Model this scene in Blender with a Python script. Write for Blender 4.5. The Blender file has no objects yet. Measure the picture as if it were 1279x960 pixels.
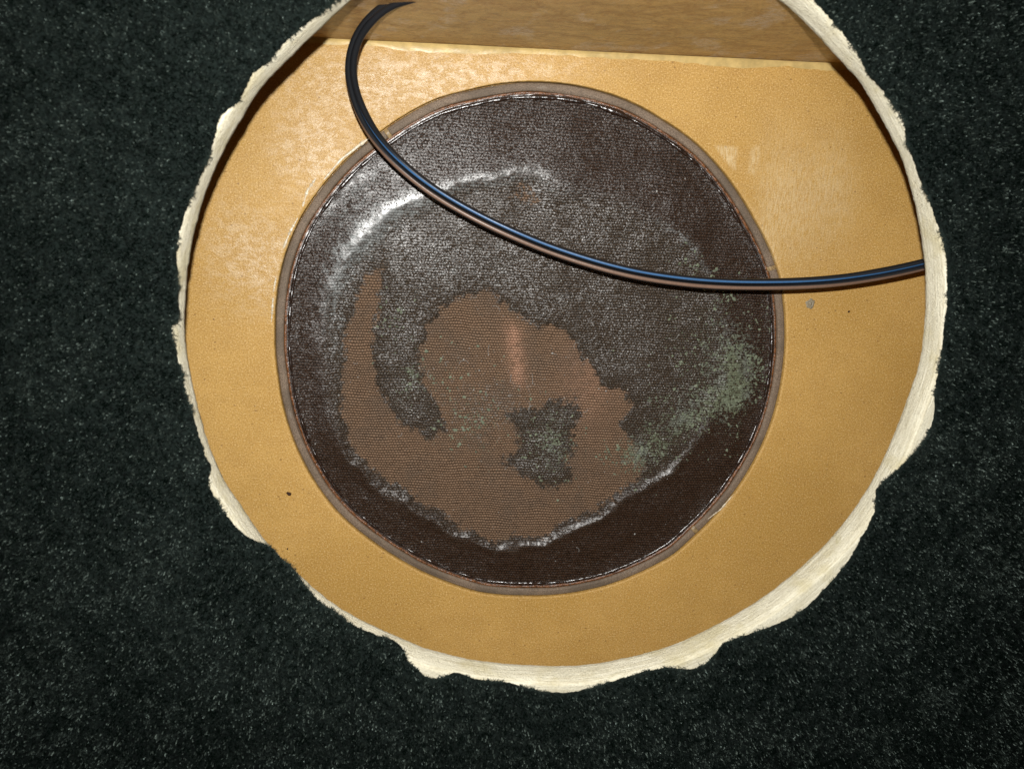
import bpy, math, random
import numpy as np
from mathutils import Matrix, Vector

# ------------------------------------------------------------------ camera
F = 1022.0                      # focal length in photo pixels (1279 wide)
CX, CY = 639.5, 480.0
VX, VY = 540.0, 250.0           # where the cabinet's depth axis vanishes
CAM_H = 0.32                    # camera height over the front board
FLOOR = -0.160                  # inside face of the back panel
BOARD_T = 0.0110

sc = bpy.context.scene
n = Vector(((VX-CX)/F, -(VY-CY)/F, -1.0)).normalized()      # world -Z in camera space
def cam_ray(px, py): return Vector(((px-CX)/F, -(py-CY)/F, -1.0))
z_c = -n
x0 = Vector((1, 0, 0)); x0 = (x0 - x0.dot(z_c)*z_c).normalized(); y0 = z_c.cross(x0)
def raw(px, py, z):
    r = cam_ray(px, py); d = Vector((r.dot(x0), r.dot(y0), r.dot(z_c)))
    k = (z-CAM_H)/d.z
    return d.x*k, d.y*k
a = raw(440, 51, FLOOR); b = raw(1075, 82, FLOOR)           # the joint of back panel and top wall is level
ang = math.atan2(b[1]-a[1], b[0]-a[0])
x_c = (math.cos(ang)*x0 + math.sin(ang)*y0).normalized(); y_c = z_c.cross(x_c)
AX = np.array([list(x_c), list(y_c), list(z_c)])            # rows: world axes in camera space
hole = np.array([0.0, 0.0])
def unp(p, z):
    """points of the photograph -> points of the plane at height z"""
    p = np.atleast_2d(np.asarray(p, float))
    r = np.stack([(p[:, 0]-CX)/F, -(p[:, 1]-CY)/F, -np.ones(len(p))], 1) @ AX.T
    k = (z-CAM_H)/r[:, 2]
    return np.stack([r[:, 0]*k-hole[0], r[:, 1]*k-hole[1]], 1)
def prj(xy, z):
    xy = np.atleast_2d(xy)
    w = np.stack([xy[:, 0]+hole[0], xy[:, 1]+hole[1], np.full(len(xy), z-CAM_H)], 1) @ AX
    return np.stack([CX - F*w[:, 0]/w[:, 2], CY + F*w[:, 1]/w[:, 2]], 1)
hole = unp([(697, 372)], -BOARD_T)[0]                       # origin: middle of the round opening

cd = bpy.data.cameras.new('camera'); cam = bpy.data.objects.new('camera', cd); sc.collection.objects.link(cam)
M = Matrix([list(AX[0]), list(AX[1]), list(AX[2])]).to_4x4()
M.translation = Vector((-hole[0], -hole[1], CAM_H))
cam.matrix_world = M
cd.sensor_width = 36; cd.lens = F/1279*36
cd.clip_start = 0.01; cd.clip_end = 50
cd.dof.use_dof = True; cd.dof.focus_distance = 0.46; cd.dof.aperture_fstop = 15
sc.camera = cam

# ------------------------------------------------------------------ world, flash, exposure
w = bpy.data.worlds.new('World'); sc.world = w; w.use_nodes = True
w.node_tree.nodes['Background'].inputs[0].default_value = (0.75, 0.85, 1, 1)
w.node_tree.nodes['Background'].inputs[1].default_value = 0.006
ld = bpy.data.lights.new('phone_flash', 'AREA'); ld.shape = 'DISK'; ld.size = 0.0045; ld.energy = 3.25
ld.color = (1.0, 0.985, 0.95)
fl = bpy.data.objects.new('phone_flash', ld); sc.collection.objects.link(fl)
ML = M.copy(); ML.translation = M.translation + (M.to_3x3() @ Vector((-0.001, 0.020, 0.002)))
fl.matrix_world = ML
sc.view_settings.view_transform = 'Standard'; sc.view_settings.look = 'None'
sc.view_settings.exposure = 0; sc.view_settings.gamma = 1
sc.render.engine = 'CYCLES'
sc.cycles.max_bounces = 8; sc.cycles.diffuse_bounces = 5

rng = np.random.default_rng(7); random.seed(7)
C = sc.collection

# ------------------------------------------------------------------ helpers
def link(o, parent=None):
    C.objects.link(o)
    if parent: o.parent = parent
    return o
def empty(name, loc=(0, 0, 0)):
    o = bpy.data.objects.new(name, None); o.location = loc; o.empty_display_size = 0.02
    return link(o)
def mesh_obj(name, verts, faces, m, parent=None, smooth=True, attrs=None):
    me = bpy.data.meshes.new(name)
    verts = np.asarray(verts, np.float32)
    if isinstance(faces, np.ndarray) and faces.ndim == 2:
        k = faces.shape[1]; nf = len(faces)
        me.vertices.add(len(verts)); me.vertices.foreach_set('co', verts.ravel())
        me.loops.add(nf*k); me.loops.foreach_set('vertex_index', faces.astype(np.int32).ravel())
        me.polygons.add(nf); me.polygons.foreach_set('loop_start', np.arange(nf, dtype=np.int32)*k)
        me.update(calc_edges=True)
    else:
        me.from_pydata(verts.tolist(), [], faces)
    if attrs:
        for nm, v in attrs.items():
            v = np.asarray(v, np.float32)
            if v.ndim == 1:
                me.attributes.new(nm, 'FLOAT', 'POINT').data.foreach_set('value', v)
            else:
                me.attributes.new(nm, 'FLOAT_VECTOR', 'POINT').data.foreach_set('vector', v.ravel())
    me.validate()
    if smooth: me.polygons.foreach_set('use_smooth', np.ones(len(me.polygons), bool))
    me.materials.append(m)
    return link(bpy.data.objects.new(name, me), parent)
def grid_faces(nr, nc, wrap=True):
    """rows of nc points; quads between row i and i+1"""
    i = np.arange(nr-1)[:, None]; j = np.arange(nc if wrap else nc-1)[None, :]; j2 = (j+1) % nc
    return np.stack([i*nc+j, i*nc+j2, (i+1)*nc+j2, (i+1)*nc+j], -1).reshape(-1, 4)
def box(name, lo, hi, m, parent):
    x0_, y0_, z0_ = lo; x1_, y1_, z1_ = hi
    v = [(x, y, z) for x in (x0_, x1_) for y in (y0_, y1_) for z in (z0_, z1_)]
    f = [(0, 1, 3, 2), (4, 6, 7, 5), (0, 4, 5, 1), (2, 3, 7, 6), (0, 2, 6, 4), (1, 5, 7, 3)]
    return mesh_obj(name, v, f, m, parent, smooth=False)
def vnoise(x, y, scale, seed=0):
    """smooth value noise, -1..1"""
    r = np.random.default_rng(seed); T = r.uniform(-1, 1, (128, 128))
    x = np.asarray(x)/scale; y = np.asarray(y)/scale
    xi = np.floor(x).astype(int); yi = np.floor(y).astype(int); fx = x-xi; fy = y-yi
    fx = fx*fx*(3-2*fx); fy = fy*fy*(3-2*fy)
    g = lambda a, b: T[a % 128, b % 128]
    return (g(xi, yi)*(1-fx)+g(xi+1, yi)*fx)*(1-fy)+(g(xi, yi+1)*(1-fx)+g(xi+1, yi+1)*fx)*fy
def fbm(x, y, scale, seed=0, octs=4):
    s = 0; amp = 1; tot = 0
    for k in range(octs):
        s = s + amp*vnoise(x, y, scale/2**k, seed+k*17); tot += amp; amp *= 0.55
    return s/tot
def polar(px, z, nn, c=(0, 0)):
    """closed star-shaped outline -> nn points by angle about c"""
    q = unp(px, z) - np.array(c); th = np.arctan2(q[:, 1], q[:, 0]); r = np.hypot(q[:, 0], q[:, 1])
    o = np.argsort(th); th = th[o]; r = r[o]
    T = np.linspace(-math.pi, math.pi, nn, endpoint=False)
    te = np.concatenate([th[-3:]-2*math.pi, th, th[:3]+2*math.pi]); re = np.concatenate([r[-3:], r, r[:3]])
    return T, np.interp(T, te, re)
def soften(r, k):
    ker = np.hanning(k+2)[1:-1]; ker /= ker.sum(); h = k//2
    return np.convolve(np.concatenate([r[-h:], r, r[:h]]), ker, 'valid')[:len(r)]
def sdf(P, poly):
    """signed distance (negative inside) of points P to polygon"""
    poly = np.asarray(poly, float); d = np.full(len(P), 1e9); ins = np.zeros(len(P), bool)
    for i in range(len(poly)):
        a_ = poly[i-1]; b_ = poly[i]; ab = b_-a_; ap = P-a_
        t = np.clip((ap@ab)/(ab@ab+1e-12), 0, 1)
        d = np.minimum(d, np.hypot(*(ap-t[:, None]*ab).T))
        c_ = ((a_[1] > P[:, 1]) != (b_[1] > P[:, 1]))
        xx = a_[0]+(P[:, 1]-a_[1])*(b_[0]-a_[0])/((b_[1]-a_[1]) if abs(b_[1]-a_[1]) > 1e-9 else 1e-9)
        ins ^= c_ & (P[:, 0] < xx)
    return np.where(ins, -d, d)
def sst(a_, b_, x):
    t = np.clip((x-a_)/(b_-a_), 0, 1); return t*t*(3-2*t)

class NT:
    def __init__(s, name, **kw):
        s.m = bpy.data.materials.new(name); s.m.use_nodes = True; s.t = s.m.node_tree
        s.b = s.t.nodes['Principled BSDF']
        for k, v in kw.items(): s.set(k, v)
    def N(s, ty, **kw):
        x = s.t.nodes.new(ty)
        for k, v in kw.items(): setattr(x, k, v)
        return x
    def L(s, a_, b_): s.t.links.new(a_, b_)
    def val(s, sock, v):
        if hasattr(v, 'is_linked') or isinstance(v, bpy.types.NodeSocket): s.L(v, sock)
        else:
            if isinstance(v, (tuple, list)) and len(v) == 3 and sock.type == 'RGBA': v = (*v, 1)
            sock.default_value = v
    def set(s, k, v): s.val(s.b.inputs[k.replace('_', ' ')], v)
    def math(s, op, a_, b_=0.0, c_=0.0, clamp=False):
        x = s.N('ShaderNodeMath', operation=op, use_clamp=clamp)
        s.val(x.inputs[0], a_); s.val(x.inputs[1], b_)
        if op in ('MULTIPLY_ADD', 'COMPARE', 'SMOOTH_MIN', 'SMOOTH_MAX'): s.val(x.inputs[2], c_)
        return x.outputs[0]
    def attr(s, nm, out='Fac'):
        x = s.N('ShaderNodeAttribute'); x.attribute_name = nm; return x.outputs[out]
    def pos(s, scale=(1, 1, 1), src=None):
        if src is None: src = s.N('ShaderNodeTexCoord').outputs['Object']
        x = s.N('ShaderNodeMapping'); s.L(src, x.inputs[0]); x.inputs['Scale'].default_value = scale
        return x.outputs[0]
    def noise(s, vec, scale, detail=4, rough=0.55, dist=0.0, out='Fac'):
        x = s.N('ShaderNodeTexNoise'); s.L(vec, x.inputs['Vector'])
        x.inputs['Scale'].default_value = scale; x.inputs['Detail'].default_value = detail
        x.inputs['Roughness'].default_value = rough; x.inputs['Distortion'].default_value = dist
        return x.outputs[out]
    def voro(s, vec, scale, out='Distance', rnd=1.0):
        x = s.N('ShaderNodeTexVoronoi'); s.L(vec, x.inputs['Vector']); x.inputs['Scale'].default_value = scale
        x.inputs['Randomness'].default_value = rnd
        return x.outputs[out]
    def map(s, v, a_, b_, c_=0.0, d_=1.0):
        x = s.N('ShaderNodeMapRange', interpolation_type='SMOOTHSTEP'); s.val(x.inputs[0], v)
        for i, q in enumerate((a_, b_, c_, d_)): x.inputs[i+1].default_value = q
        return x.outputs[0]
    def mix(s, f, a_, b_, mode='MIX'):
        x = s.N('ShaderNodeMix', data_type='RGBA', blend_type=mode)
        s.val(x.inputs[0], f); s.val(x.inputs[6], a_); s.val(x.inputs[7], b_); return x.outputs[2]
    def bump(s, h, strength=0.5, dist=0.001, prev=None):
        x = s.N('ShaderNodeBump'); s.val(x.inputs['Height'], h)
        s.val(x.inputs['Strength'], strength); x.inputs['Distance'].default_value = dist
        if prev is not None: s.L(prev, x.inputs['Normal'])
        return x.outputs[0]

# ------------------------------------------------------------------ materials
def mat_hardboard():
    k = NT('tan_hardboard'); p = k.pos()
    big = k.noise(p, 14, 3); mid = k.noise(p, 90, 4, .6); fine = k.noise(p, 1100, 3, .8)
    fib = k.noise(k.pos((1, 3.2, 1)), 700, 3, .7, 1.0)
    col = k.mix(k.map(big, .35, .65), (.460, .266, .061), (.535, .318, .085))
    col = k.mix(k.map(mid, .35, .7, 0, .5), col, (.44, .25, .062))
    col = k.mix(k.map(fine, .52, .68, 0, .75), col, (.80, .58, .28))
    col = k.mix(k.map(fine, .48, .33, 0, .75), col, (.27, .14, .035))
    col = k.mix(k.map(k.noise(p, 2300, 2, .8), .58, .70, 0, .6), col, (.85, .62, .32))
    col = k.mix(k.map(fib, .25, .45, .42, 0), col, (.27, .13, .03))
    sp = k.voro(p, 75, 'Distance'); sp2 = k.voro(k.pos((1, 1.3, 1)), 190, 'Distance')
    pat = k.map(k.noise(p, 45, 2), .42, .62); col = k.mix(k.math('MULTIPLY', k.map(sp, .03, .05, .75, 0), pat), col, (.12, .055, .02))
    col = k.mix(k.math('MULTIPLY', k.map(sp2, .08, .15, .7, 0), k.map(k.noise(p, 160, 2), .45, .6)), col, (.2, .10, .03))
    film = k.attr('film'); rub = k.noise(k.pos((1, 1.5, 1)), 150, 7, .78, .35)
    fm = k.math('MULTIPLY', film, k.math('ADD', k.map(rub, .46, .54, 0, .6), k.map(rub, .5, .68, 0, .4)))
    col = k.mix(k.math('MULTIPLY', fm, .46), col, (.74, .60, .40))
    sc_ = k.attr('scrape'); col = k.mix(k.math('MULTIPLY', sc_, k.map(k.noise(k.pos((5, .7, 1)), 200, 4, .6), .35, .65, .10, .85)), col, (.74, .60, .36))
    k.set('Base_Color', col)
    k.set('Roughness', k.math('SUBTRACT', .52, k.math('MULTIPLY', film, .20)))
    k.set('Specular_IOR_Level', k.math('MULTIPLY_ADD', film, .25, .28))
    k.set('Coat_Weight', k.math('MULTIPLY', fm, .8)); k.set('Coat_Roughness', .22)
    b1 = k.bump(k.noise(p, 900, 4, .65), .45, .0006)
    b2 = k.bump(rub, k.math('MULTIPLY_ADD', film, .55, .04), .0007, b1)
    k.set('Normal', b2); k.set('Coat_Normal', b2); return k.m
def mat_wall():
    k = NT('brown_hardboard_wall'); p = k.pos(); st = k.pos((1, 1, 1.5)); 
    g = k.noise(st, 60, 7, .72, .9); g2 = k.noise(k.pos((1, 1, 3)), 330, 4, .75, .5)
    col = k.mix(k.map(g, .42, .58), (.50, .22, .034), (.74, .41, .11))
    col = k.mix(k.map(g2, .4, .7, 0, .55), col, (.90, .64, .30)); g3 = k.noise(k.pos((1, 1, 2.2)), 620, 3, .8); col = k.mix(k.map(g3, .56, .70, 0, .7), col, (.95, .75, .42)); col = k.mix(k.map(g3, .44, .32, 0, .6), col, (.30, .13, .02))
    col = k.mix(k.map(g2, .42, .25, 0, .45), col, (.26, .12, .025))
    sheen = k.math('MULTIPLY', k.map(k.noise(k.pos((1.4, 1, .7)), 38, 3, .6), .54, .66), k.map(g2, .40, .58)); col = k.mix(k.math('MULTIPLY', sheen, .6), col, (.86, .74, .66))  # glossy sheen painted into the wall colour as pale patches
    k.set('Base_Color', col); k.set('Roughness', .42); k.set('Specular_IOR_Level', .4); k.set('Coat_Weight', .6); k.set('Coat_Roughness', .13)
    nb = k.bump(g3, .9, .0008, k.bump(g2, .8, .0016, k.bump(g, .9, .0060))); k.set('Normal', nb); k.set('Coat_Normal', nb); return k.m
def mat_mdf():
    k = NT('raw_pale_fibreboard'); u = k.attr('along', 'Vector')
    s1 = k.noise(k.pos((40, 1400, 1), u), 1, 5, .7, .6); s2 = k.noise(k.pos((300, 1500, 1), u), 1, 4, .75)
    p = k.pos(); bl = k.noise(p, 55, 4, .6); f = k.noise(p, 1100, 4, .75)
    col = k.mix(k.map(s1, .3, .7), (.55, .495, .35), (.80, .76, .61))
    col = k.mix(k.map(s2, .3, .5, .5, 0), col, (.36, .31, .2))
    col = k.mix(k.map(bl, .50, .68, 0, .5), col, (.50, .43, .23))
    sm = k.noise(p, 26, 5, .7, 1.5); col = k.mix(k.map(sm, .6, .74, 0, .55), col, (.40, .36, .17))
    k.set('Base_Color', col); k.set('Roughness', .85); k.set('Specular_IOR_Level', .12)
    k.set('Normal', k.bump(f, .8, .0011, k.bump(s1, .6, .0007, k.bump(s2, .5, .0005)))); return k.m
def mat_plain(name, col, rough=.5, spec=.4, nscale=300, amp=.25, bump=.3, bd=.0006):
    k = NT(name); p = k.pos(); nn = k.noise(p, nscale, 5, .65)
    c2 = tuple(c*(1-amp*1.6) for c in col); c1 = tuple(min(1, c*(1+amp)) for c in col)
    k.set('Base_Color', k.mix(k.map(nn, .3, .7), c2, c1)); k.set('Roughness', rough); k.set('Specular_IOR_Level', spec)
    k.set('Normal', k.bump(nn, bump, bd)); return k.m
def mat_gasket():
    k = NT('grey_brown_gasket'); p = k.pos(); g = k.noise(p, 1600, 3, .7); b = k.noise(p, 40, 3); u = k.attr('along', 'Vector')
    col = k.mix(k.map(g, .3, .7), (.105, .072, .048), (.28, .21, .15))
    col = k.mix(k.map(b, .4, .65, 0, .55), col, (.085, .066, .046))
    x = k.N('ShaderNodeSeparateXYZ'); k.L(u, x.inputs[0])
    ln = k.noise(k.pos((8, 1500, 1), u), 1, 3, .6)
    col = k.mix(k.map(ln, .3, .45, .5, 0), col, (.05, .03, .02))
    sil = k.noise(k.pos((28, 200, 1), u), 1, 4, .6); col = k.mix(k.map(sil, .62, .70, 0, .6), col, (.42, .38, .32))
    k.set('Base_Color', col); k.set('Roughness', .6); k.set('Specular_IOR_Level', .3)
    k.set('Normal', k.bump(g, .5, .0004)); return k.m
def mat_cloth():
    k = NT('glue_soaked_woven_cloth'); tc = k.N('ShaderNodeTexCoord').outputs['Object']
    # threads wander a little
    wv = k.N('ShaderNodeTexNoise'); k.L(tc, wv.inputs['Vector']); wv.inputs['Scale'].default_value = 45; wv.inputs['Detail'].default_value = 2
    wa = k.N('ShaderNodeVectorMath', operation='MULTIPLY_ADD'); k.L(wv.outputs['Color'], wa.inputs[0])
    wa.inputs[1].default_value = (.0042, .0034, 0); k.L(tc, wa.inputs[2])
    wv2 = k.N('ShaderNodeTexNoise'); k.L(tc, wv2.inputs['Vector']); wv2.inputs['Scale'].default_value = 420; wv2.inputs['Detail'].default_value = 3
    wb = k.N('ShaderNodeVectorMath', operation='MULTIPLY_ADD'); k.L(wv2.outputs['Color'], wb.inputs[0])
    wb.inputs[1].default_value = (.0011, .0008, 0); k.L(wa.outputs[0], wb.inputs[2])
    rt = k.N('ShaderNodeMapping'); k.L(wb.outputs[0], rt.inputs[0]); rt.inputs['Rotation'].default_value = (0, 0, math.radians(1.5))
    sx = k.N('ShaderNodeSeparateXYZ'); k.L(rt.outputs[0], sx.inputs[0])
    P = 0.00160
    v = k.math('DIVIDE', sx.outputs[1], P); row = k.math('FLOOR', v); fv = k.math('FRACT', v)
    half = k.math('MULTIPLY', k.math('FLOORED_MODULO', row, 2.0), .5)
    u_ = k.math('ADD', k.math('DIVIDE', sx.outputs[0], P*1.04), half); fu = k.math('FRACT', u_)
    hv = k.math('SINE', k.math('MULTIPLY', fv, math.pi)); hu = k.math('SINE', k.math('MULTIPLY', fu, math.pi))
    weave = k.math('MULTIPLY', k.math('POWER', hv, .65), k.math('MULTIPLY_ADD', k.math('POWER', hu, .7), .72, .28))
    # every stitch differs
    cell = k.N('ShaderNodeCombineXYZ'); k.L(k.math('FLOOR', u_), cell.inputs[0]); k.L(row, cell.inputs[1])
    wn = k.N('ShaderNodeTexWhiteNoise', noise_dimensions='2D'); k.L(cell.outputs[0], wn.inputs['Vector']); rnd = wn.outputs[0]
    fine = k.noise(tc, 1400, 4, .7); mid = k.noise(tc, 320, 4, .7)
    dry0 = k.attr('dry'); green0 = k.attr('green'); mid0 = k.attr('mid'); film0 = k.attr('white'); warm = k.attr('warm')
    edge = k.noise(tc, 260, 5, .7)
    ee = k.math('ADD', k.math('MULTIPLY', k.math('SUBTRACT', edge, .5), 3.2), k.math('MULTIPLY', k.math('SUBTRACT', rnd, .5), .45))
    dry = k.map(k.math('ADD', dry0, k.math('MULTIPLY', ee, k.math('SUBTRACT', 1.0, k.math('ABSOLUTE', k.math('MULTIPLY_ADD', dry0, 1.7, -.85))))), .22, .78)
    shade = k.map(k.math('MULTIPLY', weave, k.math('MULTIPLY_ADD', fine, .9, k.math('MULTIPLY_ADD', rnd, .4, .33))), .12, .80)
    cdry = k.mix(shade, (.026, .0155, .009), (.222, .143, .092))
    cdry = k.mix(k.map(k.noise(tc, 38, 5, .7), .42, .62, 0, .8), cdry, k.mix(shade, (.024, .017, .011), (.182, .126, .088)))
    cdry = k.mix(k.math('MULTIPLY', k.math('MULTIPLY', warm, k.map(edge, .38, .52, .35, 1)), .95), cdry, k.mix(shade, (.13, .066, .04), (.44, .255, .17)))
    cwet = k.mix(shade, (.0028, .0017, .0010), (.040, .0215, .0125))
    cmid = k.mix(shade, (.0035, .0024, .0016), (.058, .041, .027))
    cwet = k.mix(mid0, cwet, cmid)
    bl = k.noise(tc, 950, 3, .75); cwet = k.mix(k.map(bl, .56, .72, 0, .55), cwet, (.11, .075, .050))
    col = k.mix(dry, cwet, cdry)
    # green-grey residue in crusts
    gn = k.noise(tc, 430, 6, .78, .5); gn2 = k.noise(tc, 900, 3, .7)
    gm = k.map(k.math('ADD', k.math('MULTIPLY', green0, .21), k.math('MULTIPLY_ADD', k.math('SUBTRACT', gn2, .5), .30, gn)), .70, .75)
    gm = k.math('MULTIPLY', gm, k.map(weave, .05, .5, .6, 1))
    gcol = k.mix(k.map(k.noise(tc, 60, 2), .4, .6), (.20, .235, .15), (.215, .24, .195))
    col = k.mix(k.math('MULTIPLY', gm, .62), col, gcol)
    # pale dried glue skin
    wm = k.map(k.math('ADD', k.math('MULTIPLY', film0, .24), k.noise(tc, 480, 5, .78, .3)), .60, .78)
    wm = k.math('MULTIPLY', wm, k.map(k.math('MULTIPLY', weave, k.math('ADD', rnd, .4)), .15, .7, .25, 1))
    col = k.mix(k.math('MULTIPLY', wm, .6), col, (.33, .36, .36))
    k.set('Base_Color', col)
    wet = k.math('SUBTRACT', 1.0, dry)
    r = k.math('MULTIPLY_ADD', dry, .42, .36)
    k.set('Roughness', r); pool = k.attr('pool'); gl = k.map(k.math('ADD', k.noise(tc, 900, 2, .6), k.math('MULTIPLY', pool, .12)), .45, .59, .03, 1.0); gl = k.math('MULTIPLY', gl, k.math('MAXIMUM', pool, k.map(weave, .15, .7, .35, 1)))
    lo = k.math('MAXIMUM', pool, k.map(k.noise(tc, 34, 4, .6), .36, .58, .5, 1.0))
    gl = k.math('MULTIPLY', gl, k.math('MULTIPLY', lo, k.math('MAXIMUM', pool, k.math('MULTIPLY_ADD', mid0, .42, .58))))
    gl = k.math('MULTIPLY', gl, k.math('MULTIPLY_ADD', k.attr('halo'), -.75, 1.0))
    k.set('Coat_Weight', k.math('MULTIPLY', wet, gl)); k.set('Coat_Roughness', .30); k.set('Coat_IOR', 1.70)
    k.set('Specular_IOR_Level', k.math('MULTIPLY_ADD', k.math('MULTIPLY', wet, gl), .25, .07))
    hgt = k.math('MULTIPLY', weave, k.math('MULTIPLY_ADD', rnd, .45, .65))
    b1 = k.bump(hgt, k.math('MULTIPLY_ADD', mid0, .30, k.math('MULTIPLY_ADD', dry, .3, .25)), .0008)
    b2 = k.bump(fine, .55, .0006, k.bump(mid, .6, .0006, b1))
    b3 = k.bump(gm, .5, .0006, b2)
    k.set('Normal', b3)
    pl = k.math('SUBTRACT', 1.0, k.math('MULTIPLY', pool, .72))
    c1 = k.bump(hgt, k.math('MULTIPLY', k.math('POWER', pl, 2.0), k.math('MULTIPLY_ADD', mid0, .10, .05)), .0008)
    c2_ = k.bump(mid, k.math('MULTIPLY', pl, .55), .0012, k.bump(fine, k.math('MULTIPLY', pl, .30), .0005, c1))
    k.set('Coat_Normal', c2_); return k.m
def mat_fibre():
    k = NT('dark_green_black_carpet_fibre'); t = k.attr('tint')
    hi = k.N('ShaderNodeHairInfo')
    col = k.mix(t, (.0011, .0026, .0018), (.20, .25, .215)); k.set('Base_Color', col)  # pale end of the tint is glint colour
    k.set('Roughness', .38); k.set('Specular_IOR_Level', k.math('MULTIPLY_ADD', t, 2.2, .02)); 
    k.set('Specular_Tint', k.mix(t, (.7, 1, .95), (.75, .95, 1.0)))
    return k.m
def mat_core(stripe, name, base=(.010, .011, .013)):
    k = NT(name); f = k.attr('stripe'); p = k.pos()
    nn = k.noise(p, 700, 3, .6)
    c = k.mix(k.map(f, 0.05, .95), base, stripe)
    c = k.mix(k.map(nn, .35, .7, 0, .25), c, tuple(x*.45 for x in stripe))
    k.set('Base_Color', k.mix(f, base, c)); k.set('Roughness', .33); k.set('Specular_IOR_Level', .5)
    k.set('Normal', k.bump(nn, .12, .0004)); return k.m

m_tan = mat_hardboard(); m_wall = mat_wall(); m_mdf = mat_mdf(); m_gas = mat_gasket(); m_cloth = mat_cloth()
m_fib = mat_fibre()
m_back = mat_plain('carpet_backing', (.006, .009, .008), .95, .05, 900, .5, .6)
m_fillet = mat_plain('dried_cream_glue', (.58, .42, .165), .36, .45, 160, .12, .35, .0008)
m_joint = mat_plain('tan_joint_glue', (.34, .235, .115), .4, .4, 500, .3, .4)
m_green = mat_plain('grey_green_residue', (.165, .190, .132), .8, .15, 240, .22, .5)
m_seam = mat_plain('brown_varnish_seam', (.16, .062, .02), .3, .5, 420, .45, .6, .0008)
m_white = mat_plain('pale_dried_glue', (.68, .58, .42), .25, .6, 500, .2, .5)
m_nail = mat_plain('dull_metal', (.32, .27, .18), .42, .5, 2500, .5, .5)
m_crumb = mat_plain('dark_brown_crumb', (.045, .018, .01), .6, .3, 2500, .5, .6)
m_dust = mat_plain('pale_dust', (.42, .42, .40), .7, .3, 2000, .3, .3)
m_blue = mat_core((.050, .150, .33), 'blue_striped_black_insulation')
m_brown = mat_core((.180, .110, .076), 'brown_striped_black_insulation')

# ------------------------------------------------------------------ the cabinet
cab = empty('speaker_cabinet', (0, 0, FLOOR))
cab['label'] = 'carpeted black-green speaker cabinet with a ragged round opening showing a brown cloth disc inside'
cab['category'] = 'speaker cabinet'
class Par:                                                   # children keep world coordinates
    pass
def put(o, parent, name=None):
    o.parent = parent; o.matrix_parent_inverse = parent.matrix_world.inverted() if parent else Matrix(); return o
bpy.context.view_layer.update()
def part(name, v, f, m, parent=cab, **kw):
    o = mesh_obj(name, v, f, m, None, **kw)
    o.parent = parent
    off = Matrix.Translation((0, 0, -FLOOR)) if parent is cab else Matrix()
    o.matrix_parent_inverse = off; return o
def pbox(name, lo, hi, m, parent=cab):
    o = box(name, lo, hi, m, None); o.parent = parent
    o.matrix_parent_inverse = Matrix.Translation((0, 0, -FLOOR)) if parent is cab else Matrix(); return o

WALL_Y = unp([(440, 51)], FLOOR)[0][1] + 0.0005
X0, X1, Y0, Y1 = -0.290, 0.285, -0.285, WALL_Y              # inside of the box
T = 0.012
back_px = [(440,0),(408,30),(383,53),(355,81),(330,106),(302,150),(277,195),(261,232),(247,276),(237,325),(232,386),(231,402),(235,445),(245,495),
 (257,540),(270,577),(282,602),(298,624),(314,649),(329,671),(345,688),(371,713),(400,740),(431,762),(462,778),(500,795),(525,806),(587,822),(659,829),(731,829),(785,819),(835,806),(886,783),(949,747),(1004,703),(1030,679),
 (1066,635),(1096,585),(1110,554),(1121,528),(1131,500),(1147,455),(1153,411),(1155,350),(1149,293),(1139,244),(1127,203),(1103,154),(1090,131),(1069,97),
 (1047,75),(1027,52),(1004,28),(972,0),(920,-32),(850,-62),(760,-82),(670,-83),(580,-66),(500,-34)]
car_px = [(420,0),(395,20),(363,45),(334,77),(314,93),(298,126),(275,146),(267,175),(253,215),(233,260),(222,293),(220,325),(223,362),(223,400),(212,409),(215,422),
 (219,435),(221,450),(227,467),(230,490),(242,520),(251,552),(257,571),(265,582),(260,602),(267,620),(276,637),(292,657),(314,674),(338,684),(363,708),(383,736),(400,752),(419,766),(441,781),(472,795),
 (494,801),(506,812),(508,825),(522,837),(537,848),(550,847),(569,839),(594,848),(637,853),(669,862),(700,866),(728,862),(753,855),(780,847),(814,837),(833,834),
 (864,837),(883,828),(905,803),(930,794),(967,781),(999,766),(1030,737),(1061,700),(1080,666),(1094,640),(1095,610),(1131,578),(1160,545),(1168,513),(1170,476),
 (1178,431),(1184,382),(1184,350),(1182,310),(1172,280),(1152,228),(1133,179),(1131,150),(1107,118),(1086,93),(1066,57),(1042,28),(1017,0),(960,-48),(880,-84),
 (800,-104),(700,-112),(600,-98),(520,-66),(460,-30)]
NB = 1800
th, rb = polar(back_px, -BOARD_T, NB); rb = soften(rb, 31)
cs, sn = np.cos(th), np.sin(th)
jit = lambda s, amp, seed: amp*fbm(rb*cs*1, rb*sn*1, s, seed, 4)
def rect_r(x0_, x1_, y0_, y1_):
    with np.errstate(divide='ignore'):
        a_ = np.where(cs > 0, x1_/np.where(abs(cs) < 1e-9, 1e-9, cs), x0_/np.where(abs(cs) < 1e-9, -1e-9, cs))
        b_ = np.where(sn > 0, y1_/np.where(abs(sn) < 1e-9, 1e-9, sn), y0_/np.where(abs(sn) < 1e-9, -1e-9, sn))
    return np.minimum(np.abs(a_), np.abs(b_))
def ring(r, z): 
    z = np.broadcast_to(z, r.shape); return np.stack([r*cs, r*sn, z], 1)
arc = np.cumsum(rb)*2*math.pi/NB
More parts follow.
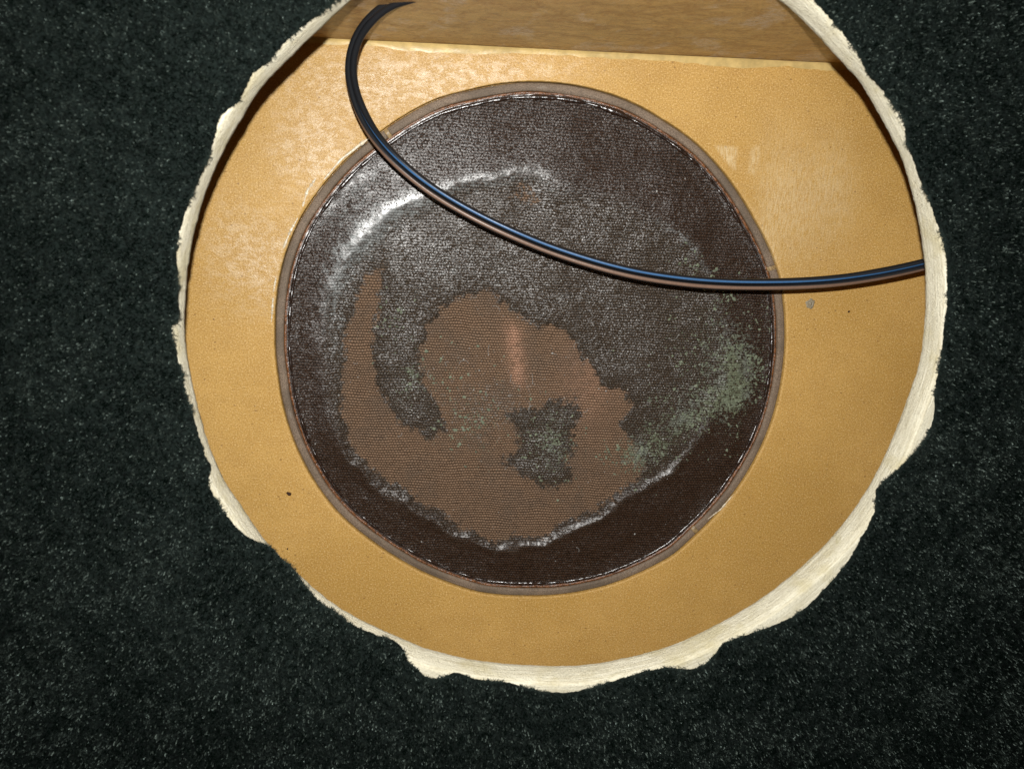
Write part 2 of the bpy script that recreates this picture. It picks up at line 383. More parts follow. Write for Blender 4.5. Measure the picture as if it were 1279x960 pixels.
# front board: outer edge, underside, ragged lower rim, sawn wall, upper rim, face
ro = rect_r(X0-T, X1+T, Y0-T, Y1+T)
rows, al = [], []
def add(r, z, v): rows.append(ring(r, z)); al.append(np.stack([arc, np.full(NB, v), np.zeros(NB)], 1))
add(ro, -BOARD_T, -.05); add(rb+.004, -BOARD_T, -.004); add(rb+.0006+jit(.004, .0002, 3), -BOARD_T, 0)
add(rb+jit(.003, .00035, 4), -BOARD_T+.0006, .0006)
for q in (.2, .4, .55, .7, .82):
    add(rb+.0002+.0024*q**2.2+jit(.004, .00022, int(q*100)), -BOARD_T*(1-q), BOARD_T*q)
add(rb+.0026+jit(.0035, .0004, 9), -.0005, BOARD_T-.0006); add(rb+.0034+jit(.003, .0004, 11), 0, BOARD_T)
for q in (.006, .010, .02): add(rb+q, 0, BOARD_T+q)
add(ro, 0, .06)
V = np.concatenate(rows); Fq = grid_faces(len(rows), NB)
Fq = np.concatenate([Fq, np.stack([(len(rows)-1)*NB+np.arange(NB), (len(rows)-1)*NB+(np.arange(NB)+1) % NB, (np.arange(NB)+1) % NB, np.arange(NB)], 1)])
board = part('front_board', V, Fq, m_mdf, attrs={'along': np.concatenate(al)})

# carpet glued over the board, its cut edge ragged
CZ = 0.0016
_, rc = polar(car_px, CZ, NB); rc = soften(rc, 7)
rc = rc + .0006*(1-.5*(sn > 0))*fbm(rc*cs, rc*sn, .006, 21, 4) + .0003*vnoise(rc*cs, rc*sn, .0009, 22)
rows = [ring(rc+.0004, .0003), ring(rc, .0009), ring(rc+.0006, CZ), ring(rc+.006, CZ), ring(ro, CZ), ring(ro, .0003)]
V = np.concatenate(rows)
Fq = grid_faces(len(rows), NB)
carpet = part('carpet_covering', V, Fq, m_back)
# pile
view = unp([(-170, -130), (1450, -130), (1450, 1090), (-170, 1090)], CZ)
bx0, by0 = view.min(0); bx1, by1 = view.max(0)
bx0 = max(bx0, X0-T+.003); bx1 = min(bx1, X1+T-.003); by0 = max(by0, Y0-T+.003); by1 = min(by1, Y1+T-.003)
NF = 430000
P = np.stack([rng.uniform(bx0, bx1, NF), rng.uniform(by0, by1, NF)], 1)
pa = np.arctan2(P[:, 1], P[:, 0]); pr = np.hypot(P[:, 0], P[:, 1])
P = P[pr > np.interp(pa, th, rc, period=2*math.pi)+.0007]
NF = len(P)
L = rng.uniform(.0006, .0017, NF)
flow = 2.2*fbm(P[:, 0], P[:, 1], .03, 31, 3)
az = rng.uniform(0, 2*math.pi, NF)
wob = rng.normal(0, .35, NF)
hh = (0.0006+.0016*rng.random(NF)**1.5)*(1+.5*fbm(P[:, 0], P[:, 1], .008, 35, 3))
K = 4
glinting = rng.random(NF) < .22  # share of fibres given glints through a paler colour
L = np.where(glinting, L*.5, L)
cv = np.zeros((NF, K, 3), np.float32)
x, y = P[:, 0].copy(), P[:, 1].copy()
x += .0003*np.cos(flow); y += .0003*np.sin(flow)
prof = np.array([0, .75, 1.0, .65])
tipk = rng.uniform(.2, 1.3, NF)
for j in range(K):
    cv[:, j, 0] = x; cv[:, j, 1] = y
    cv[:, j, 2] = CZ - .0002 + hh*(prof[j] if j < 3 else tipk)
    a_ = az + wob*j; x = x+np.cos(a_)*L/3; y = y+np.sin(a_)*L/3
hc = bpy.data.hair_curves.new('carpet_pile')
# loose hairs that stray over the cut edge
NE = 15000; ei = rng.integers(0, NB, NE); er = rc[ei]+rng.uniform(0, .0008, NE); ea = th[ei]+math.pi+rng.normal(0, 1.0, NE); tuft = np.clip(.5+1.5*vnoise(er*np.cos(th[ei]), er*np.sin(th[ei]), .005, 401), .1, 1); el = (rng.uniform(.0004, .0012, NE)+.0016*rng.random(NE)**4)*tuft
ex, ey = er*np.cos(th[ei]), er*np.sin(th[ei]); ev = np.zeros((NE, K, 3), np.float32); ew = rng.normal(0, .45, NE)
for j in range(K):
    ev[:, j, 0] = ex; ev[:, j, 1] = ey; ev[:, j, 2] = CZ*(1-.18*j)+rng.uniform(0, .0003, NE)
    ex = ex+np.cos(ea+ew*j)*el/3; ey = ey+np.sin(ea+ew*j)*el/3
cv = np.concatenate([cv, ev])
hc.add_curves([K]*(NF+NE))
hc.attributes['position'].data.foreach_set('vector', cv.reshape(-1, 3).ravel())
rad = np.repeat(np.concatenate([rng.uniform(.00007, .00017, NF), np.full(NE, .000085)])[:, None], K, 1)*np.array([1, 1, .95, .5])
ra = hc.attributes.get('radius') or hc.attributes.new('radius', 'FLOAT', 'POINT')
ra.data.foreach_set('value', rad.astype(np.float32).ravel())
clump = np.clip(.5+1.3*fbm(P[:, 0], P[:, 1], .0022, 91, 3)+.7*fbm(P[:, 0], P[:, 1], .02, 93, 3), 0, 1)
tn = np.where(glinting, rng.uniform(0, 1, NF)**2.1*(.35+.65*clump), 0.15*clump**2*rng.random(NF))
hc.attributes.new('tint', 'FLOAT', 'CURVE').data.foreach_set('value', np.concatenate([tn, np.full(NE, .05)]).astype(np.float32))
hc.materials.append(m_fib)
pile = bpy.data.objects.new('carpet_pile', hc); C.objects.link(pile); pile.parent = carpet; pile['kind'] = 'stuff'

# the other four walls of the box
ZB = FLOOR - .012
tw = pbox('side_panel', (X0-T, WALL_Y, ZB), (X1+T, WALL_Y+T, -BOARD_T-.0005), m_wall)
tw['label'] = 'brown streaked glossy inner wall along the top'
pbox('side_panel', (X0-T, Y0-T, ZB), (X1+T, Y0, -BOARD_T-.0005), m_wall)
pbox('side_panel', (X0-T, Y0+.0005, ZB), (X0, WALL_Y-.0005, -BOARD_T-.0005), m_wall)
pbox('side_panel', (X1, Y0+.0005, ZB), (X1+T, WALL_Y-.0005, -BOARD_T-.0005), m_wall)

# back panel with its round cut-out
ring_px = [(343,411),(347,472),(359,529),(383,586),(420,639),(465,677),(503,702),(556,727),(600,741),(659,745),(712,742),(759,732),(800,716),(843,693),(867,671),(908,628),
 (944,574),(969,513),(980,452),(981,391),(976,350),(963,312),(944,276),(920,236),(875,183),(830,150),(782,124),(729,108),(680,102),(627,104),(587,112),(546,123),
 (505,144),(473,166),(432,199),(404,230),(375,272),(355,320),(345,370)]
cc = unp([(662, 422)], FLOOR)[0]
NR = 1440
th2, rr = polar(ring_px, FLOOR, NR, cc); rr = soften(rr, 21)
c2, s2 = np.cos(th2), np.sin(th2)
def ring2(r, z): return np.stack([cc[0]+r*c2, cc[1]+r*s2, np.broadcast_to(z, r.shape)], 1)
def rect2(x0_, x1_, y0_, y1_):
    e = 1e-9
    a_ = np.where(c2 > 0, (x1_-cc[0])/np.where(abs(c2) < e, e, c2), (x0_-cc[0])/np.where(abs(c2) < e, -e, c2))
    b_ = np.where(s2 > 0, (y1_-cc[1])/np.where(abs(s2) < e, e, s2), (y0_-cc[1])/np.where(abs(s2) < e, -e, s2))
    return np.minimum(np.abs(a_), np.abs(b_))
rbx = rect2(X0+.0003, X1-.0003, Y0+.0003, WALL_Y-.0003)
rows = [ring2(rr+.0006, FLOOR-.009), ring2(rr+.0001+.0001*vnoise(rr*c2, rr*s2, .002, 5), FLOOR-.0006), ring2(rr+.0004, FLOOR)]
for q in np.linspace(0, 1, 90)[1:]: rows.append(ring2(rr+.0004+(rbx-rr-.0004)*q, FLOOR))
V = np.concatenate(rows); PX = prj(V[:, :2], FLOOR)
def blob(x_, y_, sx_, sy_, rot=0):
    dx = PX[:, 0]-x_; dy = PX[:, 1]-y_; c_, s_ = math.cos(math.radians(rot)), math.sin(math.radians(rot))
    return np.exp(-((dx*c_+dy*s_)/sx_)**2-((-dx*s_+dy*c_)/sy_)**2)
film = np.clip(1.0*blob(500, 105, 130, 45, 5)+.9*blob(395, 190, 50, 55, -40)+.75*blob(335, 330, 60, 60)+.6*blob(640, 85, 110, 18)+.35*blob(285, 300, 35, 60)
               + .3*blob(1000, 260, 70, 90), 0, 1)
tri = sdf(PX, [(893, 182), (921, 184), (918, 212), (908, 204)]); tr2 = sdf(PX, [(938, 184), (950, 182), (944, 218), (934, 216)])
scrape = np.clip(.8*sst(3, -3, tri)+.45*sst(3, -3, tr2) + .5*blob(985, 250, 32, 80, -6) + .45*blob(1040, 235, 30, 65)+.35*blob(960, 320, 14, 90) + .9*blob(687, 85, 4, 5), 0, 1)
backp = part('back_panel', V, grid_faces(len(rows), NR), m_tan, attrs={'film': film, 'scrape': scrape})
backp['label'] = 'smooth tan board with pale glue smears'
# closing sheet behind everything
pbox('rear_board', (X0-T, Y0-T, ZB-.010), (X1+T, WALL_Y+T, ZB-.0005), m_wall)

# glue fillet along the top joint
nx = 260; xs = np.linspace(X0+.002, X1-.002, nx); rows = []
wd = .0036+.0012*vnoise(xs, xs*0, .03, 3)+.0006*vnoise(xs, xs*0, .006, 4); wd = wd*np.interp(xs, [-.2, -.05, .12, .22], [.7, 1, 1.05, .8])
for k_, (fy, fz) in enumerate(((0.02, .75), (.22, .45), (.5, .25), (.8, .11), (1.0, .02))):
    rows.append(np.stack([xs, WALL_Y-.0001-wd*fy, FLOOR+wd*fz*.55+.0001*vnoise(xs, xs*0+k_, .004, 6)], 1))
fil = part('glue_fillet', np.concatenate(rows), grid_faces(5, nx, False)[:, ::-1], m_fillet, parent=backp)

# cloth disc
def ring_at(off, z): return ring2(rr-off, z)
m_in = .0068
radial = np.concatenate([[.0001, .01, .02, .03], np.linspace(.03, 1, 270)[1:]])[::-1]
V2 = np.concatenate([ring2((rr-m_in)*q, 0.0) for q in radial] + [np.array([[cc[0], cc[1], 0.0]])])
ED = np.concatenate([(rr-m_in)*(1-q) for q in radial]+[np.array([rr.mean()])])       # distance from the edge
Pq = prj(V2[:, :2], FLOOR-.003)
wx = Pq[:, 0]+8*fbm(Pq[:, 0], Pq[:, 1], 28, 41, 4)+5*fbm(Pq[:, 0], Pq[:, 1], 8, 43, 3); wy = Pq[:, 1]+8*fbm(Pq[:, 0], Pq[:, 1], 28, 51, 4)+5*fbm(Pq[:, 0], Pq[:, 1], 8, 53, 3)
W = np.stack([wx, wy], 1)
dry_poly = [(482,328),(458,345),(440,380),(426,430),(424,480),(428,530),(440,570),(480,603),(530,637),(580,664),(622,680),(680,672),(730,650),(775,620),(800,603),
 (812,585),(800,560),(785,530),(792,505),(785,490),(757,478),(738,450),(722,425),(700,405),(672,402),(640,388),(628,374),(605,360),(572,368),(545,385),(528,410),(523,450),(530,488),(548,515),
 (555,538),(535,546),(505,525),(484,495),(472,450),(470,400),(480,360)]
wet_poly = [(632,522),(648,508),(672,516),(690,504),(724,502),(727,522),(714,538),(722,560),(708,578),(716,600),(696,611),(676,606),(650,597),(630,578),(652,566),(646,545)]
mid_poly = [(405,440),(412,370),(438,322),(480,276),(530,246),(590,226),(640,216),(670,214),(700,235),(760,250),(820,275),(862,310),(892,360),(908,420),(902,480),
 (872,540),(834,590),(780,620),(730,655),(680,676),(622,684),(575,668),(525,640),(475,608),(436,575),(418,530)]
d_dry = sdf(W, dry_poly); d_wet = sdf(W, wet_poly); d_mid = sdf(np.stack([Pq[:, 0]+7*fbm(Pq[:, 0], Pq[:, 1], 28, 41, 4), Pq[:, 1]+7*fbm(Pq[:, 0], Pq[:, 1], 28, 51, 4)], 1), mid_poly)
dry = sst(4, -13, d_dry)*sst(-11, 12, d_wet)
dry = np.maximum(dry, .5*sst(3, -5, sdf(W, [(632, 250), (655, 222), (682, 248), (660, 262)])))
mid = sst(14, -16, d_mid)
Gb = lambda x_, y_, sx_, sy_, rot=0: np.exp(-(((Pq[:, 0]-x_)*math.cos(math.radians(rot))+(Pq[:, 1]-y_)*math.sin(math.radians(rot)))/sx_)**2
        - ((-(Pq[:, 0]-x_)*math.sin(math.radians(rot))+(Pq[:, 1]-y_)*math.cos(math.radians(rot)))/sy_)**2)
green = np.clip(.8*Gb(845, 530, 85, 32, -28)+.78*Gb(925, 470, 28, 72, 12)+.5*Gb(870, 470, 60, 60)+.62*Gb(686, 560, 36, 45)+.6*Gb(512, 478, 22, 30, 20)+.6*Gb(800, 570, 40, 26)
                + .55*Gb(900, 410, 42, 60)+.4*Gb(580, 500, 60, 60)+.35*Gb(480, 400, 30, 50)+.35*Gb(860, 330, 40, 40)+.9*Gb(928, 488, 8, 7)+.7*Gb(855, 525, 10, 7, -30)+.7*Gb(795, 570, 10, 8)+.6*Gb(514, 470, 4, 12, -20)+.4*Gb(600, 545, 40, 25)+.45*Gb(690, 545, 22, 40), 0, 1.25)
band = lambda d, c_, w_: np.exp(-((d-c_)/w_)**2)
white = np.clip(.95*band(d_mid, 3, 20)*Gb(470, 300, 120, 90)+.55*band(d_mid, 0, 14)*Gb(620, 225, 150, 60)+.6*Gb(440, 240, 75, 40, -40)+.35*Gb(520, 150, 80, 18, -20)+.6*band(d_mid, 0, 7)*Gb(870, 430, 50, 150)
                + .35*Gb(560, 330, 120, 60)+.4*Gb(420, 400, 18, 80)+.35*band(d_mid, 2, 8)*Gb(840, 300, 60, 60)+.42*Gb(620, 510, 90, 50), 0, 1)
warm = np.clip(np.exp(-((Pq[:, 0]-643-(Pq[:, 1]-430)*.13)/10)**2)*sst(395, 415, Pq[:, 1])*sst(495, 470, Pq[:, 1])+.4*Gb(735, 480, 35, 50), 0, 1)
pool = np.clip(sst(500, 590, Pq[:, 1])*band(d_mid, -.5, 4.5)*(.55+.8*fbm(Pq[:, 0], Pq[:, 1], 22, 301, 3)) + .9*band(d_mid, 6, 13)*Gb(475, 290, 95, 80)
               + .7*band(d_mid, 2, 7)*Gb(640, 215, 90, 30) + .6*band(d_mid, 10, 9)*Gb(405, 430, 30, 110) + .9*np.exp(-(ED/.0022)**2) + .75*np.exp(-((ED-.003)/.0035)**2)*Gb(425, 235, 95, 85)*(.6+.8*fbm(Pq[:, 0], Pq[:, 1], 18, 311, 3))
               + .42*Gb(520, 245, 150, 90)*(1-dry) + .35*Gb(470, 220, 60, 45)*sst(0, .5, fbm(Pq[:, 0], Pq[:, 1], 20, 321, 3)), 0, 1)
halo = np.clip(.6*band(d_dry, 1, 5)*(1-dry)+band(d_wet, -3, 5)*(1-dry), 0, 1)*(1-pool)
# relief in metres: cut-out edge ridge, hardened glue rim standing over the sagging middle
thk = np.interp(np.degrees(np.arctan2(-(Pq[:, 1]-430), Pq[:, 0]-655)), [-180, -140, -90, -40, 0, 40, 90, 130, 180], [1.2, .95, .9, .9, .55, .5, .9, 1.5, 1.2])
hz = -.0040*np.ones(len(Pq))
hz += .0005*np.exp(-(ED/.0016)**2); hz += .0010*np.exp(-(ED/.005)**2)*(1-sst(430, 620, Pq[:, 1])*.8)
bot = sst(520, 600, Pq[:, 1]); hz += thk*(bot*(.0009*sst(-4, 3, d_mid)+.0004*sst(-14, 8, d_mid)) + (1-bot)*.0017*sst(-22, 12, d_mid))
hz += (.2+.4*bot)*.001*np.exp(-((d_mid-3)/6)**2)*thk
hz -= .0022*sst(-10, -150, d_mid)
hz += -.0006*sst(-3, 8, -d_dry)
far = sst(0, .012, ED)
hz += far*(.0009*fbm(Pq[:, 0], Pq[:, 1], 70, 61, 3)+.00042*fbm(Pq[:, 0]*.8+Pq[:, 1]*.6+5*fbm(Pq[:, 0], Pq[:, 1], 13, 72, 2), Pq[:, 1]*.8-Pq[:, 0]*.6, 27, 71, 3)*(1-.6*dry))
hz += .00025*np.exp(-(ED/.004)**2)*vnoise(Pq[:, 0], Pq[:, 1], 9, 77)
V2[:, 2] = FLOOR + hz
nrad = len(radial); Fc = grid_faces(nrad, NR)
c_i = nrad*NR; last = (nrad-1)*NR
faces = Fc
cloth = part('cloth_disc', V2, np.concatenate([faces, np.zeros((0, 4), int)]), m_cloth,
             attrs={'dry': dry, 'green': green, 'mid': mid, 'white': white, 'warm': warm, 'pool': pool, 'halo': halo})
cloth['label'] = 'dark brown woven cloth stiff with glue, bare brown patches and green residue'
# close the tiny centre gap
me = cloth.data

# gasket strip in three lengths, seam of varnish inside it
def strip(name, i0, i1, prof, m, parent=cab, seed=0, wobble=.0003, cap=True):
    idx = np.arange(i0, i1+1) % NR; k_ = len(idx); wob_ = wobble*fbm(np.arange(k_)*.001, np.zeros(k_), .03, seed, 4)
    rows_, al_ = [], []
    for (off, z) in prof:
        r_ = rr[idx]-off-wob_*(1 if off > .003 else .25)
        zz = FLOOR+z+.00015*fbm(np.arange(k_)*.001, np.full(k_, off*10), .02, seed+3, 3)
        rows_.append(np.stack([cc[0]+r_*c2[idx], cc[1]+r_*s2[idx], zz], 1)); al_.append(np.stack([np.arange(k_)*.00065, np.full(k_, off), np.zeros(k_)], 1))
    V_ = np.concatenate(rows_); F_ = [tuple(q) for q in grid_faces(len(prof), k_, False)]
    if cap:
        F_.append(tuple(j*k_ for j in range(len(prof)))); F_.append(tuple(j*k_+k_-1 for j in reversed(range(len(prof)))))
    return part(name, V_, F_, m, parent, attrs={'along': np.concatenate(al_)})
def ia(px): 
    q = unp([px], FLOOR)[0]-cc; return int(round((math.atan2(q[1], q[0])+math.pi)/(2*math.pi)*NR)) % NR
j1, j2, j3 = ia((966, 334)), ia((870, 664)), ia((480, 160))
js = sorted([j1, j2, j3])
gp = [(.0005, -.006), (.0005, -.0016), (.0008, -.0009), (.0016, -.0007), (.0032, -.0007), (.0046, -.0008), (.0052, -.0013), (.0053, -.006)]
for k_ in range(3):
    i0, i1 = js[k_], js[(k_+1) % 3]
    if i1 <= i0: i1 += NR
    strip('gasket_strip', i0+2, i1-2, gp, m_gas, seed=k_*5+1, wobble=.0006)
for c_, nm in ((j1, 0), (j2, 1), (j3, 2)):
    strip('joint_glue', c_-2, c_+2, [(.0004, -.004), (.0006, -.0010), (.003, -.0012), (.0056, -.0014), (.0058, -.004)], m_joint, seed=9)
sp_ = [(.0050, -.004), (.0052, -.0021), (.0058, -.0017), (.0066, -.0019), (.0073, -.0026), (.0076, -.0045)]
idx_all = np.arange(NR)
def closed_strip(name, prof, m, seed):
    rows_ = []
    nz = vnoise(rr*c2, rr*s2, .010, seed)
    for (off, z) in prof: rows_.append(ring2(rr-off-.0003*nz, FLOOR+z+.0002*vnoise(rr*c2, rr*s2, .004, seed+2)))
    return part(name, np.concatenate(rows_), grid_faces(len(prof), NR), m)
closed_strip('varnish_seam', sp_, m_seam, 88)
m_bead = mat_plain('dark_glossy_glue', (.022, .011, .007), .23, 1.0, 700, .5, .35, .0005)
kz = int(np.argmin(np.abs(radial-.989))); zr = soften(V2[kz*NR:(kz+1)*NR, 2].copy(), 9)
lump = .00118*(.8+.45*vnoise(rr*c2, rr*s2, .006, 131)+.12*vnoise(rr*c2, rr*s2, .0019, 132))*np.clip(.75+.7*fbm(rr*c2, rr*s2, .05, 133, 3), .7, 1.1)
rows_ = []
for a_ in np.linspace(0, math.pi, 9):
    rows_.append(ring2(rr-.0083+np.cos(a_)*lump*1.25, zr+.0002+np.sin(a_)*lump))
part('glue_rim', np.concatenate(rows_), grid_faces(9, NR), m_bead)

# beads of dried glue squeezed out round the cut-out (upper left)
def bead(pts, r0, m, seed, parent=backp):
    p = unp(pts, FLOOR); t = np.linspace(0, 1, len(p)); k_ = 70; tt = np.linspace(0, 1, k_)
    xx = soften_open(np.interp(tt, t, p[:, 0])); yy = soften_open(np.interp(tt, t, p[:, 1]))
    dx, dy = np.gradient(xx), np.gradient(yy); l = np.hypot(dx, dy); nx_, ny_ = -dy/l, dx/l
    r_ = r0*(.75+.6*vnoise(tt*40, tt*0+seed, 2.2, seed))*np.sin(np.clip(tt, .02, .98)*math.pi)**.35; r_ = np.clip(r_, r0*.12, None)
    rows_ = []
    for a_ in np.linspace(0, math.pi, 7):
        rows_.append(np.stack([xx+nx_*np.cos(a_)*r_, yy+ny_*np.cos(a_)*r_, FLOOR+.00005+np.sin(a_)*r_*.6], 1))
    return part('glue_bead', np.concatenate(rows_), grid_faces(7, k_, False), m, parent)
def soften_open(v): 
    k_ = np.ones(5)/5; return np.concatenate([v[:2], np.convolve(v, k_, 'valid'), v[-2:]])
bead([(470,166),(448,182),(425,200),(405,224)], .0011, m_white, 1)
bead([(395,222),(384,238),(378,258)], .0009, m_white, 2)
bead([(372,272),(362,290),(354,310)], .0010, m_white, 3)
bead([(341,372),(340,388),(339,402)], .0008, m_white, 4)
bead([(345,345),(343,356),(341,366)], .0006, m_white, 5)
bead([(884,628+20),(900,636),(917,616)], .0006, m_white, 6)

# lathe-like small things
def disc_of(px, z, prof, m, name, parent, squash=1.0, rot=0.0, nn=20, seed=0):
    c_ = unp([px], z)[0]; rows_ = []; r = np.random.default_rng(seed); jj = 1+.22*r.uniform(-1, 1, nn)
    for (rad_, hz_) in prof:
        a_ = np.linspace(0, 2*math.pi, nn, endpoint=False); X_ = rad_*np.cos(a_)*jj; Y_ = rad_*np.sin(a_)*squash*jj
        rows_.append(np.stack([c_[0]+X_*math.cos(rot)-Y_*math.sin(rot), c_[1]+X_*math.sin(rot)+Y_*math.cos(rot), np.full(nn, z+hz_)], 1))
    V_ = np.concatenate(rows_); F_ = [tuple(q) for q in grid_faces(len(prof), nn)]+[tuple(range(len(prof)*nn-nn, len(prof)*nn))]
    return part(name, V_, F_, m, parent)
disc_of((1012, 379), FLOOR, [(.0030, 0.0), (.0026, .0004), (.0017, .0005), (.0013, .0001), (.0009, .0006), (.0004, .0009)], m_nail, 'nail_head', backp, seed=2)
def crumb(px, prof, squash, rot, label, seed):
    o = disc_of(px, FLOOR, prof, m_crumb, 'wood_crumb', None, squash, rot, 14, seed)
    o.matrix_parent_inverse = Matrix(); o['label'] = label; o['category'] = 'crumb'; return o
crumb((361, 616), [(.0013, 0), (.0017, .0005), (.0013, .0011), (.0006, .0014)], .68, -.6, 'dark brown oval crumb lying on the tan board, lower left of the cloth disc', 3)
crumb((1060, 389), [(.0006, 0), (.0007, .0003), (.0004, .0006)], .9, .4, 'tiny dark crumb on the tan board just right of the small nail head', 4)
crumb((359, 685), [(.0005, 0), (.0007, .0003), (.0004, .0006)], .6, 1.2, 'tiny brown crumb on the tan board near the pale sawn rim at lower left', 5)

# crusts of grey-green residue, each a thin raised flake
fl = .5+.5*fbm(Pq[:, 0], Pq[:, 1], 14, 501, 4)
wgt = np.clip(green, 0, 1)**1.6*np.clip((fl-.42)*4, 0, 1)*np.concatenate([np.repeat(radial, NR), [0]])
wgt /= wgt.sum(); vs, fs = [], []
r5 = np.random.default_rng(55)
for i_ in r5.choice(len(Pq), 1900, p=wgt):
    c_ = V2[i_]; s_ = .00028+.0011*r5.random()**3.2; kk = r5.integers(6, 10); el = r5.uniform(.35, 1); ro_ = r5.uniform(0, 3.14); b_ = len(vs)
    for rf, hf in ((1.0, .00012), (.62, .00034)):
        jr = r5.uniform(.55, 1.15, kk)
        for j in range(kk):
            a_ = 2*math.pi*j/kk; X_ = math.cos(a_)*s_*rf*jr[j]; Y_ = math.sin(a_)*s_*rf*el*jr[j]
            vs.append((c_[0]+X_*math.cos(ro_)-Y_*math.sin(ro_), c_[1]+X_*math.sin(ro_)+Y_*math.cos(ro_), c_[2]+hf*r5.uniform(.8, 1.4)))
    for j in range(kk): fs.append((b_+j, b_+(j+1) % kk, b_+kk+(j+1) % kk, b_+kk+j))
    fs.append(tuple(range(b_+kk, b_+2*kk)))
gr_ = part('residue_flakes', vs, fs, m_green, cloth, smooth=False); gr_['kind'] = 'stuff'

# dust and lint on the cloth
ND = 650
q_ = rng.integers(0, NR*(nrad-20), ND*3); q_ = q_[(rng.random(ND*3) < (.35+.65*np.clip(green[q_]+white[q_]+.5*mid[q_]-.5*dry[q_], 0, 1)))][:ND]
vs, fs = [], []
for i_ in q_:
    c_ = V2[i_]; s_ = (.0002+.0006*random.random()**4); a0 = random.random()*6.28; el = random.uniform(.5, 1)
    b_ = len(vs); kk = 5
    for j in range(kk):
        a_ = a0+j*2*math.pi/kk; vs.append((c_[0]+math.cos(a_)*s_*random.uniform(.6, 1), c_[1]+math.sin(a_)*s_*el, c_[2]+.0002))
    vs.append((c_[0], c_[1], c_[2]+.0004+s_*.5))
    for j in range(kk): fs.append((b_+j, b_+(j+1) % kk, b_+kk))
for i_ in rng.choice(q_, 46):                                # short curled lint hairs
    c_ = V2[i_]; a_ = random.random()*6.28; x_, y_ = c_[0], c_[1]; w_ = .00010; b_ = len(vs); st = 8
    bend = random.uniform(-.5, .5); ln = random.uniform(.0004, .0011)
    for j in range(st):
        nx_, ny_ = -math.sin(a_), math.cos(a_); zz = c_[2]+.0005+.0004*math.sin(j/st*3.1)
        vs += [(x_-nx_*w_, y_-ny_*w_, zz), (x_+nx_*w_, y_+ny_*w_, zz), (x_, y_, zz+w_*1.6)]
        x_ += math.cos(a_)*ln; y_ += math.sin(a_)*ln; a_ += bend
    for j in range(st-1):
        for s_ in range(3): fs.append((b_+j*3+s_, b_+j*3+(s_+1) % 3, b_+j*3+3+(s_+1) % 3, b_+j*3+3+s_))
dust = part('dust_specks', vs, fs, m_dust, cloth, smooth=False); dust['kind'] = 'stuff'

# ------------------------------------------------------------------ the twin speaker wire
wire = empty('speaker_wire', (0, 0, 0))
wire['label'] = 'twin-core speaker wire, one core striped blue and one brown, curving across the cloth disc'
wire['category'] = 'wire'
# photo point, height over the back panel, roll of the pair, turn of the stripes
ctl = [(800,-70,.120,1.3,2.6),(700,-48,.115,1.25,2.5),(600,-30,.106,1.2,2.4),(535,-9,.096,1.1,2.3),(486,5,.088,1.0,2.2),(453,34,.080,.95,2.0),(439,68,.073,.9,1.7),(440,106,.066,.75,1.2),
 (457,150,.058,.5,.7),(487,192,.050,.25,.35),(530,231,.046,.08,.1),(580,262,.044,0,0),(640,291,.044,0,0),(700,315,.044,0,0),(770,336,.046,0,0),(830,348,.047,0,0),
 (900,355,.048,0,0),(970,356,.050,0,.2),(1040,352,.054,-.05,.55),(1100,343,.058,-.1,.8),(1155,330,.062,-.15,.95),(1220,312,.066,-.15,.8),(1290,290,.068,-.1,.8)]
ctl = np.array(ctl, float)
tt = np.arange(len(ctl)); NS = 420; ts = np.linspace(1, len(ctl)-2, NS)
def cr(col):
    i = np.minimum(np.floor(ts).astype(int), len(ctl)-3); f = ts-i; p0, p1, p2, p3 = col[i-1], col[i], col[i+1], col[i+2]
    return .5*((2*p1)+(-p0+p2)*f+(2*p0-5*p1+4*p2-p3)*f**2+(-p0+3*p1-3*p2+p3)*f**3)
cxy = np.array([unp([(a_[0], a_[1])], FLOOR+a_[2])[0] for a_ in ctl])
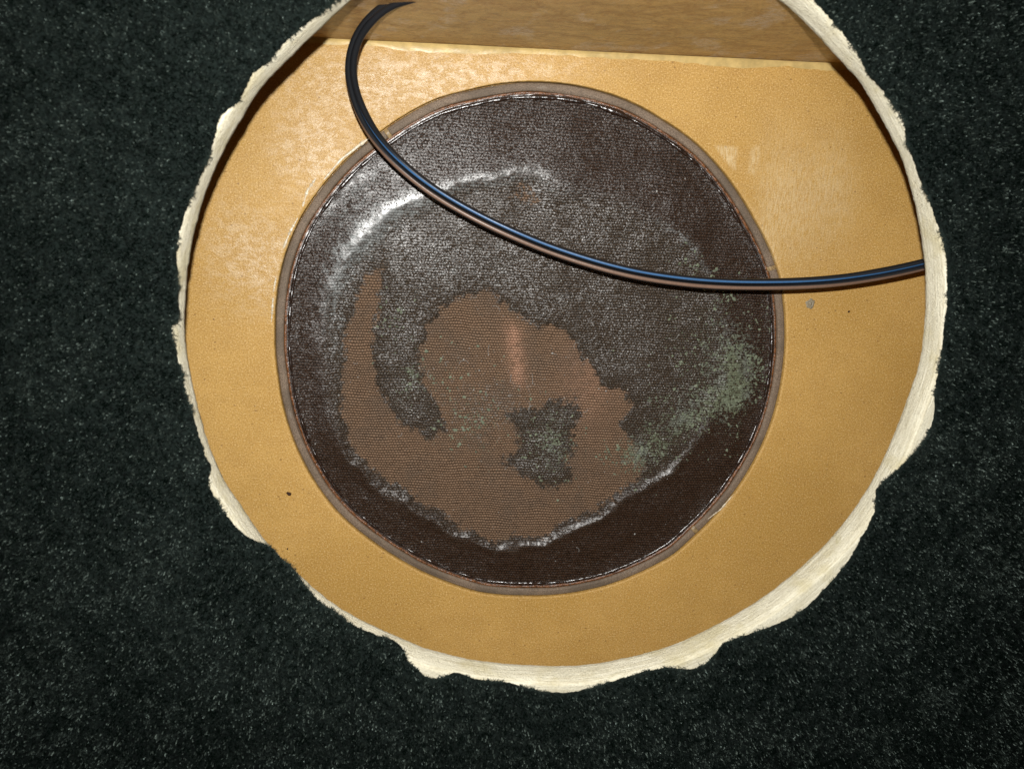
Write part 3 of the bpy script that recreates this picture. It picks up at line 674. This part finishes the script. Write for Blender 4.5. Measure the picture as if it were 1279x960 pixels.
cl = np.stack([cr(cxy[:, 0]), cr(cxy[:, 1]), cr(ctl[:, 2])+FLOOR], 1); roll = cr(ctl[:, 3]); turn = cr(ctl[:, 4])
kk_ = np.hanning(27)[1:-1]; kk_ /= kk_.sum()
for q__ in range(3): cl[12:-12, q__] = np.convolve(cl[:, q__], kk_, 'valid')
cl[:, 0] += .0004*vnoise(ts, ts*0, 1.7, 201); cl[:, 1] += .0004*vnoise(ts, ts*0, 1.7, 202)
tg = np.gradient(cl, axis=0); tg /= np.linalg.norm(tg, axis=1)[:, None]
eye = np.array([-hole[0], -hole[1], CAM_H]); up = eye-cl; up -= (up*tg).sum(1)[:, None]*tg; up /= np.linalg.norm(up, axis=1)[:, None]
side = np.cross(up, tg)                                     # towards upper right of the loop
R_ = .0016
def core(sgn, m, name, stripe_c, stripe_w):
    nn = 28; rows_ = []; st = []
    off = sgn*R_*1.02
    so = side*np.cos(roll)[:, None]+up*np.sin(roll)[:, None]; uo = -side*np.sin(roll)[:, None]+up*np.cos(roll)[:, None]
    base = cl+so*off
    rj = R_*(1+.05*vnoise(np.arange(NS)*.1, np.zeros(NS), 1.3, 5+int(sgn)))
    for j in range(nn):
        a_ = 2*math.pi*j/nn
        rows_.append(base+(so*math.cos(a_)+uo*math.sin(a_))*rj[:, None])
        d = np.abs((a_-(stripe_c+turn)+math.pi) % (2*math.pi)-math.pi)
        st.append(1-sst(stripe_w-.55, stripe_w+.25, d))
    V_ = np.concatenate(rows_); F_ = np.roll(grid_faces(nn, NS, False), 0); 
    cl_ = np.stack([(nn-1)*NS+np.arange(NS-1), (nn-1)*NS+np.arange(1, NS), np.arange(1, NS), np.arange(NS-1)], 1)
    return mesh_obj(name, V_, np.concatenate([F_, cl_]), m, wire, attrs={'stripe': np.concatenate(st)})
sg = 1 if side[NS//2][1] > 0 else -1
core(sg, m_blue, 'core', math.pi/2+.12, .50)['label'] = 'black insulated core with a blue stripe'
core(-sg, m_brown, 'core', math.pi/2+sg*.12, .80)['label'] = 'black insulated core with a brown stripe'
